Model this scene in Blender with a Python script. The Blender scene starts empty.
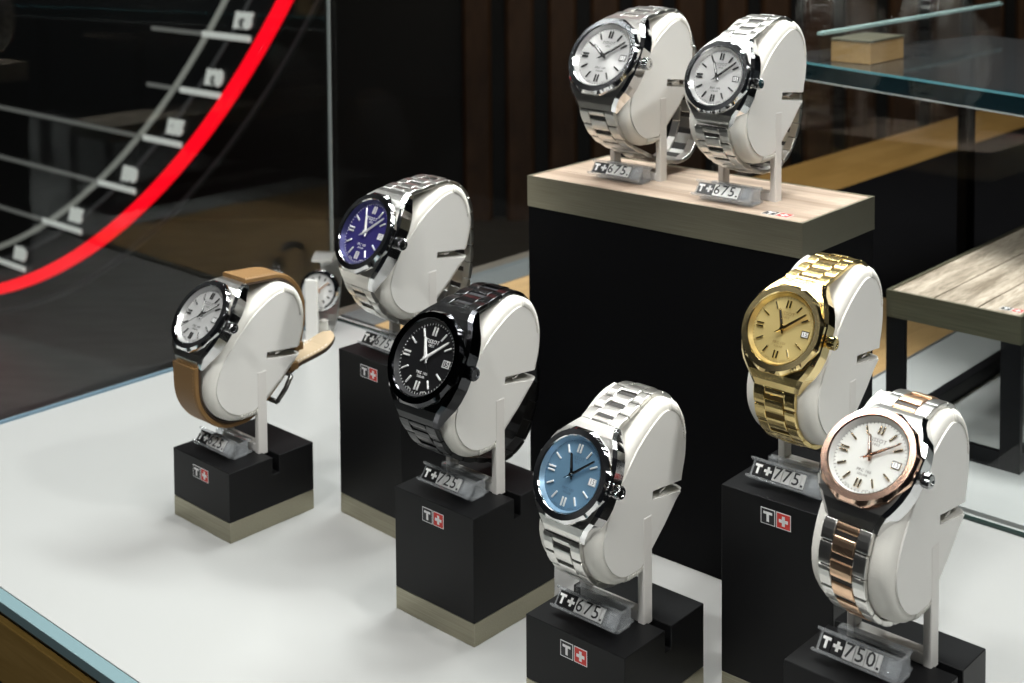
import bpy, bmesh, math, random
from mathutils import Vector, Matrix
from math import sin, cos, pi, radians as rad
random.seed(7)
SC = bpy.context.scene
COL = SC.collection
U = 0.33                                    # one plan unit in metres
CA = rad(42.3)                              # yaw of the showcase
RIGHT = Vector((cos(CA), -sin(CA), 0)); BACK = Vector((sin(CA), cos(CA), 0))
def case(r, d, z=0.0):                      # showcase coordinates -> world (metres)
    return RIGHT * (r * U) + BACK * (d * U) + Vector((0, 0, z * U))

# ------------------------------------------------------------------ camera
cam_d = bpy.data.cameras.new('camera'); cam = bpy.data.objects.new('camera', cam_d); COL.objects.link(cam)
cam.matrix_world = Matrix.Translation((0, 0, U)) @ Matrix.Rotation(pi / 2 - 0.053726, 4, 'X') @ Matrix.Rotation(0.007402 * -1, 4, 'Z')
cam_d.sensor_width = 36; cam_d.lens = 1376.668 / 1024 * 36; cam_d.shift_y = -382.728 / 1024
cam_d.clip_start = 0.01; cam_d.clip_end = 60
cam_d.dof.use_dof = True; cam_d.dof.focus_distance = 0.55; cam_d.dof.aperture_fstop = 22
SC.camera = cam
# ------------------------------------------------------------------ world, exposure
w = bpy.data.worlds.new('world'); SC.world = w; w.use_nodes = True
w.node_tree.nodes['Background'].inputs[0].default_value = (0.55, 0.6, 0.7, 1)
w.node_tree.nodes['Background'].inputs[1].default_value = 0.012
SC.view_settings.view_transform = 'Standard'; SC.view_settings.look = 'None'
SC.view_settings.exposure = -0.08; SC.view_settings.gamma = 1.0; SC.view_settings.use_curve_mapping = False
# ------------------------------------------------------------------ lights
def area(name, loc, size, size_y, power, col=(1, 1, 1), target=None, rotz=0):
    l = bpy.data.lights.new(name, 'AREA'); l.shape = 'RECTANGLE'; l.size = size; l.size_y = size_y; l.energy = power; l.color = col
    o = bpy.data.objects.new(name, l); COL.objects.link(o); o.location = loc
    if target is not None:
        o.rotation_euler = (Vector(target) - Vector(loc)).to_track_quat('-Z', 'Y').to_euler()
    else:
        o.rotation_euler = (0, 0, rotz)
    return o
def spot(name, loc, target, power, radius=0.008, col=(1, .97, .92), size=70, blend=.6):
    l = bpy.data.lights.new(name, 'SPOT'); l.energy = power; l.shadow_soft_size = radius; l.color = col
    l.spot_size = rad(size); l.spot_blend = blend
    o = bpy.data.objects.new(name, l); COL.objects.link(o); o.location = loc
    o.rotation_euler = (Vector(target) - Vector(loc)).to_track_quat('-Z', 'Y').to_euler()
    return o
area('led_strip_front', case(-1.2, 0.93, 2.3), 0.9, 0.02, 2.5, (.985, 1, .985), target=case(-1.2, 1.35, 0))
area('led_strip_rear', case(-1.2, 1.98, 2.4), 0.9, 0.02, 1.5, (.985, 1, .985), target=case(-1.2, 1.5, 0))
for k, (r, d, pw) in enumerate(((-2.0, 1.15, 3.0), (-1.45, 1.1, 3.0), (-.9, 1.2, 3.2), (-.3, 1.3, 2.5))):
    spot('case_spot', case(r, d, 2.35), case(r + .12, d + .25, 0), pw)
area('fill_light', Vector((.85, .05, 1.15)), .12, .08, 8, (.99, 1, .98), target=Vector((.05, .6, .05)))  # added fill from the right, brightens the cushion side plates
area('fill_light', Vector((-.55, -.35, 1.5)), .14, .1, 13, (.99, 1, .98), target=Vector((0, .55, .05)))  # added fill from the camera side, brightens tags and dials
area('floor_fill_left', Vector((-1.9, 2.6, 2.0)), .6, .6, 24, (.99, 1, .98), target=Vector((-1.0, 3.4, -.9)))  # added lamp, lights only the floor area at left
area('counter_fill', case(-1.5, 2.6, 2.8), .5, .12, 15, (.99, 1, .98), target=case(-1.6, 2.85, 0))  # added lamp, brightens the neighbouring counter and table
area('slat_fill', Vector((.8, 4.3, .9)), 2.6, .1, 8, (1, .80, .55), target=Vector((.8, 4.95, -.3)))  # added lamp, brings up the timber slats

# ------------------------------------------------------------------ materials
def new_mat(name):
    m = bpy.data.materials.new(name); m.use_nodes = True
    return m, m.node_tree, m.node_tree.nodes['Principled BSDF']
def mat(name, col, rough=.5, metal=0.0, spec=.5, emit=None, estr=0, bump=None, aniso=0, coat=0):
    m, nt, b = new_mat(name)
    b.inputs['Base Color'].default_value = (*col, 1); b.inputs['Roughness'].default_value = rough
    b.inputs['Metallic'].default_value = metal; b.inputs['Specular IOR Level'].default_value = spec
    if coat: b.inputs['Coat Weight'].default_value = coat; b.inputs['Coat Roughness'].default_value = .05
    if emit: b.inputs['Emission Color'].default_value = (*emit, 1); b.inputs['Emission Strength'].default_value = estr
    if bump:
        sc, st, di = bump
        tc = nt.nodes.new('ShaderNodeTexCoord'); n = nt.nodes.new('ShaderNodeTexNoise'); n.inputs['Scale'].default_value = sc
        n.inputs['Detail'].default_value = 4
        bp = nt.nodes.new('ShaderNodeBump'); bp.inputs['Strength'].default_value = st; bp.inputs['Distance'].default_value = di
        nt.links.new(tc.outputs['Object'], n.inputs['Vector']); nt.links.new(n.outputs[0], bp.inputs['Height']); nt.links.new(bp.outputs[0], b.inputs['Normal'])
    if aniso:
        b.inputs['Anisotropic'].default_value = aniso
        t = nt.nodes.new('ShaderNodeTangent'); t.direction_type = 'RADIAL'; t.axis = 'Z'
        nt.links.new(t.outputs[0], b.inputs['Tangent'])
    return m
def brushed(name, c1, c2, rough=.3, stretch=(6, 400, 400), metal=1.0, coord='Object', bs=.15):
    m, nt, b = new_mat(name)
    tc = nt.nodes.new('ShaderNodeTexCoord'); mp = nt.nodes.new('ShaderNodeMapping'); mp.inputs['Scale'].default_value = stretch
    n = nt.nodes.new('ShaderNodeTexNoise'); n.inputs['Scale'].default_value = 6; n.inputs['Detail'].default_value = 5
    cr = nt.nodes.new('ShaderNodeValToRGB'); cr.color_ramp.elements[0].color = (*c1, 1); cr.color_ramp.elements[1].color = (*c2, 1)
    cr.color_ramp.elements[0].position = .3; cr.color_ramp.elements[1].position = .7
    bp = nt.nodes.new('ShaderNodeBump'); bp.inputs['Strength'].default_value = bs; bp.inputs['Distance'].default_value = .0002
    L = nt.links.new
    L(tc.outputs[coord], mp.inputs['Vector']); L(mp.outputs[0], n.inputs['Vector']); L(n.outputs[0], cr.inputs[0])
    L(cr.outputs[0], b.inputs['Base Color']); L(n.outputs[0], bp.inputs['Height']); L(bp.outputs[0], b.inputs['Normal'])
    b.inputs['Metallic'].default_value = metal; b.inputs['Roughness'].default_value = rough
    return m
def glassy(name, tint=(1, 1, 1), gl=.06, rough=.0, fres=1.45, diff=0.0):
    m = bpy.data.materials.new(name); m.use_nodes = True; nt = m.node_tree; nt.nodes.clear()
    o = nt.nodes.new('ShaderNodeOutputMaterial'); t = nt.nodes.new('ShaderNodeBsdfTransparent'); t.inputs[0].default_value = (*tint, 1)
    g = nt.nodes.new('ShaderNodeBsdfGlossy'); g.inputs['Roughness'].default_value = rough
    f = nt.nodes.new('ShaderNodeFresnel')
    x = nt.nodes.new('ShaderNodeMixShader'); L = nt.links.new
    # the node inverts the index on back faces; straight-through panes need the outside value on both faces
    ge = nt.nodes.new('ShaderNodeNewGeometry'); mm = nt.nodes.new('ShaderNodeMix'); mm.data_type = 'FLOAT'
    mm.inputs[2].default_value = fres; mm.inputs[3].default_value = 1 / fres
    L(ge.outputs['Backfacing'], mm.inputs[0]); L(mm.outputs[0], f.inputs['IOR'])
    L(f.outputs[0], x.inputs[0]); L(t.outputs[0], x.inputs[1]); L(g.outputs[0], x.inputs[2])
    last = x
    if diff:
        d = nt.nodes.new('ShaderNodeBsdfDiffuse'); d.inputs[0].default_value = (.85, .87, .88, 1)
        y = nt.nodes.new('ShaderNodeMixShader'); y.inputs[0].default_value = diff
        L(x.outputs[0], y.inputs[1]); L(d.outputs[0], y.inputs[2]); last = y
    L(last.outputs[0], o.inputs[0])
    return m
def wood(name, c1, c2, scale=(3, 40, 40), rough=.45, coord='Object', distort=1.5):
    m, nt, b = new_mat(name)
    tc = nt.nodes.new('ShaderNodeTexCoord'); mp = nt.nodes.new('ShaderNodeMapping'); mp.inputs['Scale'].default_value = scale
    n = nt.nodes.new('ShaderNodeTexNoise'); n.inputs['Scale'].default_value = 4; n.inputs['Detail'].default_value = 8; n.inputs['Distortion'].default_value = distort
    n2 = nt.nodes.new('ShaderNodeTexNoise'); n2.inputs['Scale'].default_value = 1.5; n2.inputs['Detail'].default_value = 3
    mx = nt.nodes.new('ShaderNodeMath'); mx.operation = 'ADD'
    ml = nt.nodes.new('ShaderNodeMath'); ml.operation = 'MULTIPLY'; ml.inputs[1].default_value = .5
    cr = nt.nodes.new('ShaderNodeValToRGB'); cr.color_ramp.elements[0].color = (*c1, 1); cr.color_ramp.elements[1].color = (*c2, 1)
    cr.color_ramp.elements[0].position = .38; cr.color_ramp.elements[1].position = .62
    bp = nt.nodes.new('ShaderNodeBump'); bp.inputs['Strength'].default_value = .3; bp.inputs['Distance'].default_value = .0004
    L = nt.links.new
    L(tc.outputs[coord], mp.inputs[0]); L(mp.outputs[0], n.inputs[0]); L(mp.outputs[0], n2.inputs[0])
    L(n.outputs[0], mx.inputs[0]); L(n2.outputs[0], mx.inputs[1]); L(mx.outputs[0], ml.inputs[0]); L(ml.outputs[0], cr.inputs[0])
    L(cr.outputs[0], b.inputs['Base Color']); L(n.outputs[0], bp.inputs['Height']); L(bp.outputs[0], b.inputs['Normal'])
    b.inputs['Roughness'].default_value = rough
    return m
M = {}
M['deck'] = mat('white_acrylic', (.425, .428, .418), .2, spec=.5)
M['block'] = mat('black_lacquer', (.006, .006, .0065), .42, spec=.2, bump=(900, .04, .0002))
M['plinthblack'] = mat('black_plinth_lacquer', (.003, .003, .0035), .5, spec=.06)
M['bronze'] = brushed('champagne_metal', (.33, .31, .235), (.43, .405, .31), .42)
M['bronzedark'] = brushed('dark_bronze_metal', (.19, .18, .125), (.26, .245, .175), .5)
M['woodtop'] = wood('pale_oak', (.34, .25, .185), (.60, .48, .38), (2.5, 45, 45))
M['woodtop2'] = wood('weathered_oak', (.20, .155, .11), (.60, .50, .40), (90, 9, 90), distort=2.5)
M['ledge'] = wood('golden_oak', (.36, .215, .085), (.48, .30, .13), (40, 4, 40), rough=.5)
M['seam'] = mat('dark_seam', (.05, .035, .025), .8)
M['leather'] = mat('cream_leather', (.72, .70, .645), .5, spec=.4, bump=(1500, .25, .0003))
M['plate'] = mat('cream_plate', (.74, .725, .69), .42, spec=.4)
M['post'] = mat('cream_frame', (.70, .675, .64), .4, spec=.4)
M['latch'] = mat('grey_latch', (.45, .43, .40), .4)
M['plastic'] = glassy('clear_plastic', (.93, .94, .95), rough=.03, fres=1.6, diff=.15)
M['tile'] = mat('white_tile', (.85, .85, .83), .35)
M['tileclear'] = mat('frosted_tile', (.62, .62, .61), .3)
M['tileblack'] = mat('black_tile', (.012, .012, .013), .3)
M['ink'] = mat('black_ink', (.015, .015, .017), .5)
M['whiteink'] = mat('white_print', (.8, .8, .8), .5)
M['red'] = mat('flag_red', (.60, .035, .025), .5)
M['glass'] = glassy('pane_glass', (.93, .95, .95))
M['crystal'] = glassy('watch_crystal', (1, 1, 1), fres=1.25)
M['glassedge'] = mat('glass_edge_teal', (.18, .27, .29), .2, emit=None)
M['glassedgedark'] = mat('glass_edge_dark', (.006, .018, .023), .12, coat=.5)
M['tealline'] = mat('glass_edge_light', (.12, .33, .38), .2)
M['black'] = mat('matt_black', (.008, .008, .009), .5)
M['frame'] = mat('black_steel', (.007, .007, .008), .4, spec=.15)
STEEL_S = mat('satin_steel', (.70, .685, .65), .28, 1.0)
STEEL_P = mat('polished_steel', (.74, .74, .74), .08, 1.0)
STEEL_B = mat('brushed_steel_ring', (.55, .56, .58), .22, 1.0, aniso=.6)
BLK_S = mat('satin_black_steel', (.035, .035, .036), .28, 1.0, spec=.5, coat=.25)
BLK_P = mat('polished_black_steel', (.03, .03, .034), .1, 1.0, coat=.5)
GOLD_S = mat('satin_gold', (.80, .62, .28), .24, 1.0)
GOLD_B = mat('polished_gold_ring', (.84, .67, .34), .26, 1.0, aniso=.5)
GOLD_P = mat('polished_gold', (.86, .68, .34), .09, 1.0)
ROSE_P = mat('polished_rose_gold', (.83, .56, .42), .12, 1.0)
ROSE_B = mat('brushed_rose_gold', (.66, .43, .33), .26, 1.0, aniso=.5)
ROSE_L = mat('rose_gold_link', (.88, .60, .40), .3, 1.0)
TAN = mat('tan_leather', (.22, .118, .038), .6, bump=(700, .35, .0003))
TANDARK = mat('dark_leather_edge', (.06, .035, .02), .6)
TANLIGHT = mat('pale_leather_lining', (.52, .40, .26), .7)
THREAD = mat('stitch_thread', (.30, .17, .07), .7)
def dialmat(name, col, rough=.3, metal=.5):
    return mat(name, col, rough, metal, aniso=.75)

# ------------------------------------------------------------------ mesh helpers (input in millimetres, stored in metres)
class MB:
    def __init__(self): self.v = []; self.f = []; self.m = []; self.sm = []
    def add(self, verts, faces, mi=0, mtx=None, smooth=False):
        n = len(self.v)
        for p in verts:
            p = Vector(p)
            if mtx is not None: p = mtx @ p
            self.v.append(p)
        for f in faces:
            self.f.append([n + i for i in f]); self.m.append(mi); self.sm.append(smooth)
        return self
    def box(self, lo, hi, mi=0, mtx=None):
        x0, y0, z0 = lo; x1, y1, z1 = hi
        v = [(x0, y0, z0), (x1, y0, z0), (x1, y1, z0), (x0, y1, z0), (x0, y0, z1), (x1, y0, z1), (x1, y1, z1), (x0, y1, z1)]
        f = [(0, 3, 2, 1), (4, 5, 6, 7), (0, 1, 5, 4), (1, 2, 6, 5), (2, 3, 7, 6), (3, 0, 4, 7)]
        return self.add(v, f, mi, mtx)
    def loft(self, rings, mi=0, mtx=None, closed=True, caps=True, smooth=False, loop=False):
        n = len(rings[0]); v = [p for r in rings for p in r]; f = []
        R = len(rings)
        for i in range(R if loop else R - 1):
            a = i * n; b = ((i + 1) % R) * n
            for j in range(n if closed else n - 1):
                k = (j + 1) % n
                f.append((a + j, a + k, b + k, b + j))
        self.add(v, f, mi, mtx, smooth)
        if caps and not loop:
            self.add(rings[0], [tuple(range(n))[::-1]], mi, mtx); self.add(rings[-1], [tuple(range(n))], mi, mtx)
        return self
    def lathe(self, prof, mi=0, mtx=None, seg=64, smooth=True, radf=None, closed_prof=False):
        rings = []
        for k in range(seg):
            t = 2 * pi * k / seg
            rings.append([((radf(t, j) if radf else 1) * r * cos(t), (radf(t, j) if radf else 1) * r * sin(t), z) for j, (r, z) in enumerate(prof)])
        n = len(prof); v = [p for r in rings for p in r]; f = []
        for i in range(seg):
            a = i * n; b = ((i + 1) % seg) * n
            for j in range(n if closed_prof else n - 1):
                k = (j + 1) % n
                f.append((a + j, b + j, b + k, a + k))
        return self.add(v, f, mi, mtx, smooth)
    def cyl(self, r, z0, z1, mi=0, mtx=None, seg=32, smooth=False):
        return self.lathe([(0.0001, z0), (r, z0), (r, z1), (0.0001, z1)], mi, mtx, seg, smooth)
    def tube(self, pts, r, mi=0, seg=8, mtx=None):
        rings = []
        for i, p in enumerate(pts):
            p = Vector(p); a = Vector(pts[max(i - 1, 0)]); b = Vector(pts[min(i + 1, len(pts) - 1)])
            t = (b - a).normalized(); s = t.cross(Vector((0, 0, 1)))
            if s.length < 1e-3: s = t.cross(Vector((1, 0, 0)))
            s.normalize(); q = s.cross(t)
            rings.append([p + s * (r * cos(2 * pi * k / seg)) + q * (r * sin(2 * pi * k / seg)) for k in range(seg)])
        return self.loft(rings, mi, mtx, smooth=True)
    def mesh(self, name, mats, bevel=0, seg=2, angle=35):
        me = bpy.data.meshes.new(name)
        me.from_pydata([p * .001 for p in self.v], [], self.f)
        for m in mats: me.materials.append(m)
        me.polygons.foreach_set('material_index', self.m); me.polygons.foreach_set('use_smooth', self.sm)
        bm = bmesh.new(); bm.from_mesh(me)
        bmesh.ops.remove_doubles(bm, verts=bm.verts, dist=1e-7)
        bmesh.ops.recalc_face_normals(bm, faces=bm.faces)
        if bevel:
            es = [e for e in bm.edges if len(e.link_faces) == 2 and e.calc_face_angle(0) > rad(angle)]
            bmesh.ops.bevel(bm, geom=es, offset=bevel * .001, segments=seg, profile=.5, affect='EDGES', clamp_overlap=True)
        bm.to_mesh(me); bm.free()
        return me
    def obj(self, name, mats, parent=None, mtx=None, bevel=0, seg=2, angle=35):
        return link(name, self.mesh(name, mats if isinstance(mats, (list, tuple)) else [mats], bevel, seg, angle), parent, mtx)
def link(name, me, parent=None, mtx=None):
    o = bpy.data.objects.new(name, me); COL.objects.link(o)
    if parent is not None: o.parent = parent
    if mtx is not None: o.matrix_local = mtx
    return o
def thing(name, label, cat, mtx, group=None):
    o = bpy.data.objects.new(name, None); COL.objects.link(o); o.matrix_world = mtx; o.empty_display_size = .01
    o['label'] = label; o['category'] = cat
    if group: o['group'] = group
    return o
def mmT(x, y, z): return Matrix.Translation((x * .001, y * .001, z * .001))
_tc = {}
def text_mesh(s, size, ext, mats, shear=0, spacing=1.0, offset=0.0):
    key = (s, size, ext, shear, mats[0].name, spacing, offset)
    if key in _tc: return _tc[key]
    c = bpy.data.curves.new('text', 'FONT'); c.body = s; c.size = size * .001 * 1.38; c.extrude = ext * .001; c.align_x = 'CENTER'; c.align_y = 'CENTER'
    c.shear = shear; c.resolution_u = 2; c.space_character = spacing; c.offset = offset * .001
    o = bpy.data.objects.new('text', c); COL.objects.link(o)
    dg = bpy.context.evaluated_depsgraph_get(); dg.update()
    me = bpy.data.meshes.new_from_object(o.evaluated_get(dg))
    bpy.data.objects.remove(o); bpy.data.curves.remove(c)
    me.materials.clear()
    for m in mats: me.materials.append(m)
    _tc[key] = me
    return me
def rotm(*ax):
    m = Matrix.Identity(4)
    for a, k in ax: m = m @ Matrix.Rotation(a, 4, k)
    return m
def offset_poly(P, d):                      # inward offset of a counter-clockwise polygon
    out = []; n = len(P)
    for i in range(n):
        a, b, c = Vector(P[i - 1]), Vector(P[i]), Vector(P[(i + 1) % n])
        e1 = (b - a).normalized(); e2 = (c - b).normalized()
        n1 = Vector((-e1.y, e1.x)); n2 = Vector((-e2.y, e2.x)); m = n1 + n2
        k = max(m.length_squared / 2, .35)
        out.append(tuple(b + m * (d / k)) if m.length > 1e-6 else tuple(b + n1 * d))
    return out
def catmull(P, n=4, closed=True):
    out = []; N = len(P)
    for i in range(N if closed else N - 1):
        p0, p1, p2, p3 = [Vector(P[(i + k) % N] if closed else P[min(max(i + k, 0), N - 1)]) for k in (-1, 0, 1, 2)]
        for j in range(n):
            t = j / n
            out.append(tuple(.5 * ((2 * p1) + (-p0 + p2) * t + (2 * p0 - 5 * p1 + 4 * p2 - p3) * t * t + (-p0 + 3 * p1 - 3 * p2 + p3) * t ** 3)))
    if not closed: out.append(tuple(P[-1]))
    return out

# ================================================================== THE ROOM
def struct(o, **k):
    o['kind'] = 'structure'
    return o
def wbox(name, lo, hi, m, parent=None, mtx=None, bevel=0):   # metres
    return MB().box([a * 1000 for a in lo], [a * 1000 for a in hi]).obj(name, m, parent, mtx, bevel)
fl = brushed('grey_shop_floor', (.045, .044, .041), (.075, .074, .07), .55, (1.2, 5, 5), metal=0)
wbox('floor', (-7, -1.5, -.92), (7, 7.2, -.89), fl)['kind'] = 'structure'
wallm = mat('dark_wall', (.008, .008, .008), .6)
wbox('wall_back', (-7, 5.0, -.89), (7, 5.1, 3.2), wallm)['kind'] = 'structure'
wbox('wall_left', (-4.6, 1.2, -.89), (-4.5, 5.0, 3.2), wallm)['kind'] = 'structure'
# vertical timber slats on the rear wall
slat = wood('dark_walnut', (.045, .022, .010), (.095, .048, .022), (6, 6, 1.2), rough=.55)
for i in range(19):
    x = -.13 + i * .155
    b = MB(); prof = [(-52, 0), (52, 0), (52, -38), (40, -50), (-40, -50), (-52, -38)]
    b.loft([[(px, py, -890) for px, py in prof], [(px, py, 2600) for px, py in prof]])
    s = b.obj('wall_slat', slat, None, Matrix.Translation((x, 5.0, 0)))
    s['kind'] = 'structure'

# ------------------------------------------------------------------ the showcase we look at
CM = Matrix.Rotation(-CA, 4, 'Z')
def caseM(r, d, z): return Matrix.Translation(case(r, d, z)) @ CM
def cbox(name, r0, r1, d0, d1, z0, z1, m, parent, bevel=0, org=(0, 0, 0)):
    k = U * 1000
    lo = [(r0 - org[0]) * k, (d0 - org[1]) * k, (z0 - org[2]) * k]; hi = [(r1 - org[0]) * k, (d1 - org[1]) * k, (z1 - org[2]) * k]
    return MB().box(lo, hi).obj(name, m, parent, None, bevel)
O = (-1.2, 1.45, -.6)
showcase = thing('glass_showcase', 'large glass showcase with glossy white deck carrying all the watches in front', 'display case', caseM(*O))
cbox('white_deck', -2.43, .9, .925, 2.06, -.02, 0, M['deck'], showcase, .3, O)
cbox('glass_edge', -2.43, .9, .905, .9245, -.016, -.001, M['glassedge'], showcase, .3, O)
cbox('black_strip', -2.42, .9, .915, 2.05, -.03, -.0205, M['black'], showcase, 0, O)  # black strip between deck and timber fascia
cbox('timber_fascia', -2.43, .9, .905, 2.06, -.12, -.0305, wood('bronze_timber', (.24, .145, .035), (.32, .20, .06), (3, 40, 40)), showcase, .5, O)
cbox('black_base', -2.38, .9, .95, 2.02, -2.69, -.121, M['black'], showcase, 0, O)
gp = cbox('glass_pane', -2.43, .9, 2.041, 2.049, .001, 2.6, M['glass'], showcase, 0, O)
gp['label'] = 'rear glass pane'
gp = cbox('glass_pane', -2.43, -2.422, .93, 2.039, .001, 2.6, M['glass'], showcase, 0, O)
gp['label'] = 'left glass pane'
cbox('pane_edge', -2.432, -2.421, 2.0395, 2.0405, .001, 2.6, mat('pane_edge_grey', (.34, .36, .35), .3), showcase, 0, O)
cbox('pane_seal', -2.414, .9, 2.035, 2.0405, .0005, .006, mat('dark_green_seal', (.02, .04, .035), .25), showcase, 0, O)['label'] = 'rear pane seal'
cbox('pane_seal', -2.414, -2.408, .93, 2.032, .0005, .006, mat('blue_seal', (.14, .22, .28), .3), showcase, 0, O)['label'] = 'left pane seal'

# ================================================================== LOGO
def logo(parent, mtx, s=6.4):
    """black tile with a T and red tile with a white cross, in the local XY plane of mtx, size s mm"""
    for k, (bm_, nm) in enumerate(((M['ink'], 'letter'), (M['red'], 'cross'))):
        cx = (k - .5) * (s + .55)
        fr = MB().box((cx - s / 2, -s / 2, 0), (cx + s / 2, s / 2, .12)).obj('logo_border', M['whiteink'], parent, mtx)
        q = s / 2 - .32
        MB().box((cx - q, -q, .05), (cx + q, q, .18)).obj('logo_field', bm_, fr, Matrix.Identity(4))
        g = MB()
        if k == 0:
            g.box((cx - s * .31, s * .14, .1), (cx + s * .31, s * .30, .25)); g.box((cx - s * .09, -s * .32, .1), (cx + s * .09, s * .14, .25))
        else:
            g.box((cx - s * .31, -s * .1, .1), (cx + s * .31, s * .1, .25)); g.box((cx - s * .1, -s * .31, .1), (cx + s * .1, s * .31, .25))
        g.obj(nm, M['whiteink'], fr, Matrix.Identity(4))

# ================================================================== DISPLAY BLOCKS
BW, BD = 0.15074 * U * 1000, 0.1621 * U * 1000
TR = .0317 * U * 1000
DY = {'F': 4.4, 'G': 5.6, 'E2': 4.0, 'A': 0.6, 'B': 3.0}
def block(name, x, y, yaw, h, label, base=True):
    """x,y (units) = near corner of the block"""
    ux = Vector((cos(yaw), -sin(yaw), 0)); vy = Vector((sin(yaw), cos(yaw), 0))
    c = Vector((x, y, 0)) * U - ux * (BW * .0005) + vy * (BD * .0005)
    t = thing('display_block', label, 'display block', Matrix.Translation(c) @ Matrix.Rotation(-yaw, 4, 'Z'), 'black display blocks')
    H = h * U * 1000; W = BW / 2; D = BD / 2
    z0 = TR if base else 0
    gy0, gy1 = -.4 + DY.get(name, 0), 3.8 + DY.get(name, 0); gd = 9                # groove running left-right across the top
    prof = [(-D, z0), (D, z0), (D, H), (gy1, H), (gy1, H - gd), (gy0, H - gd), (gy0, H), (-D, H)]
    MB().loft([[(-W, a, b) for a, b in prof], [(W, a, b) for a, b in prof]]).obj('block_body', M['block'], t, None, .25, 1)
    if base: MB().box((-W, -D, 0), (W, D, TR)).obj('metal_base', M['bronze'], t, None, .2, 1)
    logo(t, mmT(0, -D - .02, H - 7.0) @ Matrix.Rotation(pi / 2, 4, 'X'))
    return t, c + Vector((0, 0, h * U)), yaw
P = {
 'A': (-0.43546, 2.04671, 0.75018, 0.10913), 'C': (-0.05605, 1.75624, 0.74094, 0.17269), 'D': (0.12348, 1.53419, 0.72595, 0.11191),
 'B': (-0.17321, 2.04757, 0.77911, 0.26573), 'G': (0.3653, 1.54676, 0.71184, 0.26704), 'F': (0.3931, 1.31425, 0.74284, 0.17875),
 'E': (0.39073, 1.84116, 0.71881, 0.53913)}
BL = {
 'A': 'low black block with champagne metal base under the tan strap watch, leftmost block',
 'B': 'tall black block with metal base under the purple dial watch',
 'C': 'medium black block with metal base under the all black watch',
 'D': 'low black block under the blue dial watch, at the front edge of the picture',
 'G': 'tall black block under the gold watch, between the big plinth and the two tone watch',
 'F': 'black block under the rose gold and steel watch, front right corner'}
ST = {}
for n, lab in BL.items():
    _, top, yaw = block(n, *P[n], lab)
    ux = Vector((cos(yaw), -sin(yaw), 0)); vy = Vector((sin(yaw), cos(yaw), 0))
    ST[n] = (top + vy * .0003 + ux * 0.0, yaw)
# ------------------------------------------------------------------ the large plinth
def plinth():
    x, y, yaw, h = P['E']; w_, d_, t_ = .49029 * U, .21203 * U, .04873 * U
    ux = Vector((cos(yaw), -sin(yaw), 0)); vy = Vector((sin(yaw), cos(yaw), 0))
    c = Vector((x, y, 0)) * U - ux * w_ / 2 + vy * d_ / 2
    t = thing('display_plinth', 'large black plinth with pale oak top edged in champagne metal, carrying two silver watches', 'plinth', Matrix.Translation(c) @ Matrix.Rotation(-yaw, 4, 'Z'))
    W, D, H, T = w_ * 500, d_ * 500, h * U * 1000, t_ * 1000
    MB().box((-W + .3, -D + .3, 0), (W - .3, D - .3, H - T)).obj('plinth_body', M['plinthblack'], t, None, .3, 1)
    rim = MB(); q = 1.4
    for lo, hi in (((-W, -D), (W, -D + q)), ((-W, D - q), (W, D)), ((-W, -D + q), (-W + q, D - q)), ((W - q, -D + q), (W, D - q))):
        rim.box((lo[0], lo[1], H - T), (hi[0], hi[1], H))
    rim.obj('metal_band', M['bronze'], t, None)
    MB().box((-W + q, -D + q, H - T + .05), (W - q, D - q, H - .5)).obj('tray', M['bronze'], t)
    ys = [-D + q, -D / 3 - 1, D / 3 + 3, D - q]
    for a, b in zip(ys, ys[1:]):
        MB().box((-W + q, a + .18, H - 4), (W - q, b - .18, H - .25)).obj('oak_plank', M['woodtop'], t, None, .15, 1)
    logo(t, mmT(W - 18.0, -D + 9, H - .25), 6.6)
    return c, yaw, h
pc, pyaw, ph = plinth()
_x, _y, _yaw, _h = P['E']
for n, ox, oy in (('E1', -.3505, .1058), ('E2', -.1424, .085)):
    ux = Vector((cos(_yaw), -sin(_yaw), 0)); vy = Vector((sin(_yaw), cos(_yaw), 0))
    ST[n] = (Vector((_x, _y, _h)) * U + ux * ox * U + vy * oy * U - Vector((0, 0, .00025)), _yaw)

# ================================================================== CUSHION STANDS
CUSH = [(-3, 19.6), (-12, 19.4), (-19, 21), (-26, 26), (-31, 33.5), (-32.2, 42), (-29, 51.5), (-23.5, 59.5), (-16, 68), (-8, 75.6), (2, 82), (11, 85.6),
        (18, 85), (24, 81.2), (28.8, 74.5), (30.6, 67), (30, 58), (27.6, 50.2)]
def cushion_outline(slot=True):
    a = catmull(CUSH, 3, closed=False)            # from bottom, up the front, over the top, to the slot (clockwise)
    tail = [(27.2, 46.2), (22, 39.5), (15, 33), (4.8, 25.0)]
    return [tuple(p) for p in (a + tail)][::-1]   # counter-clockwise
def inset(o):                                      # inset outline with the narrow slot cut into its rear edge
    P_ = cushion_outline(); Q_ = offset_poly(P_, o) if o else P_
    k = 3                                          # index of the lower slot lip, the upper lip follows
    lo_, hi_ = Q_[k], Q_[k + 1]
    return Q_[:k] + [(lo_[0], 45.4), (3.0, 48.6), (3.6, 52.0), (hi_[0], 49.9)] + Q_[k + 2:]
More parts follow.
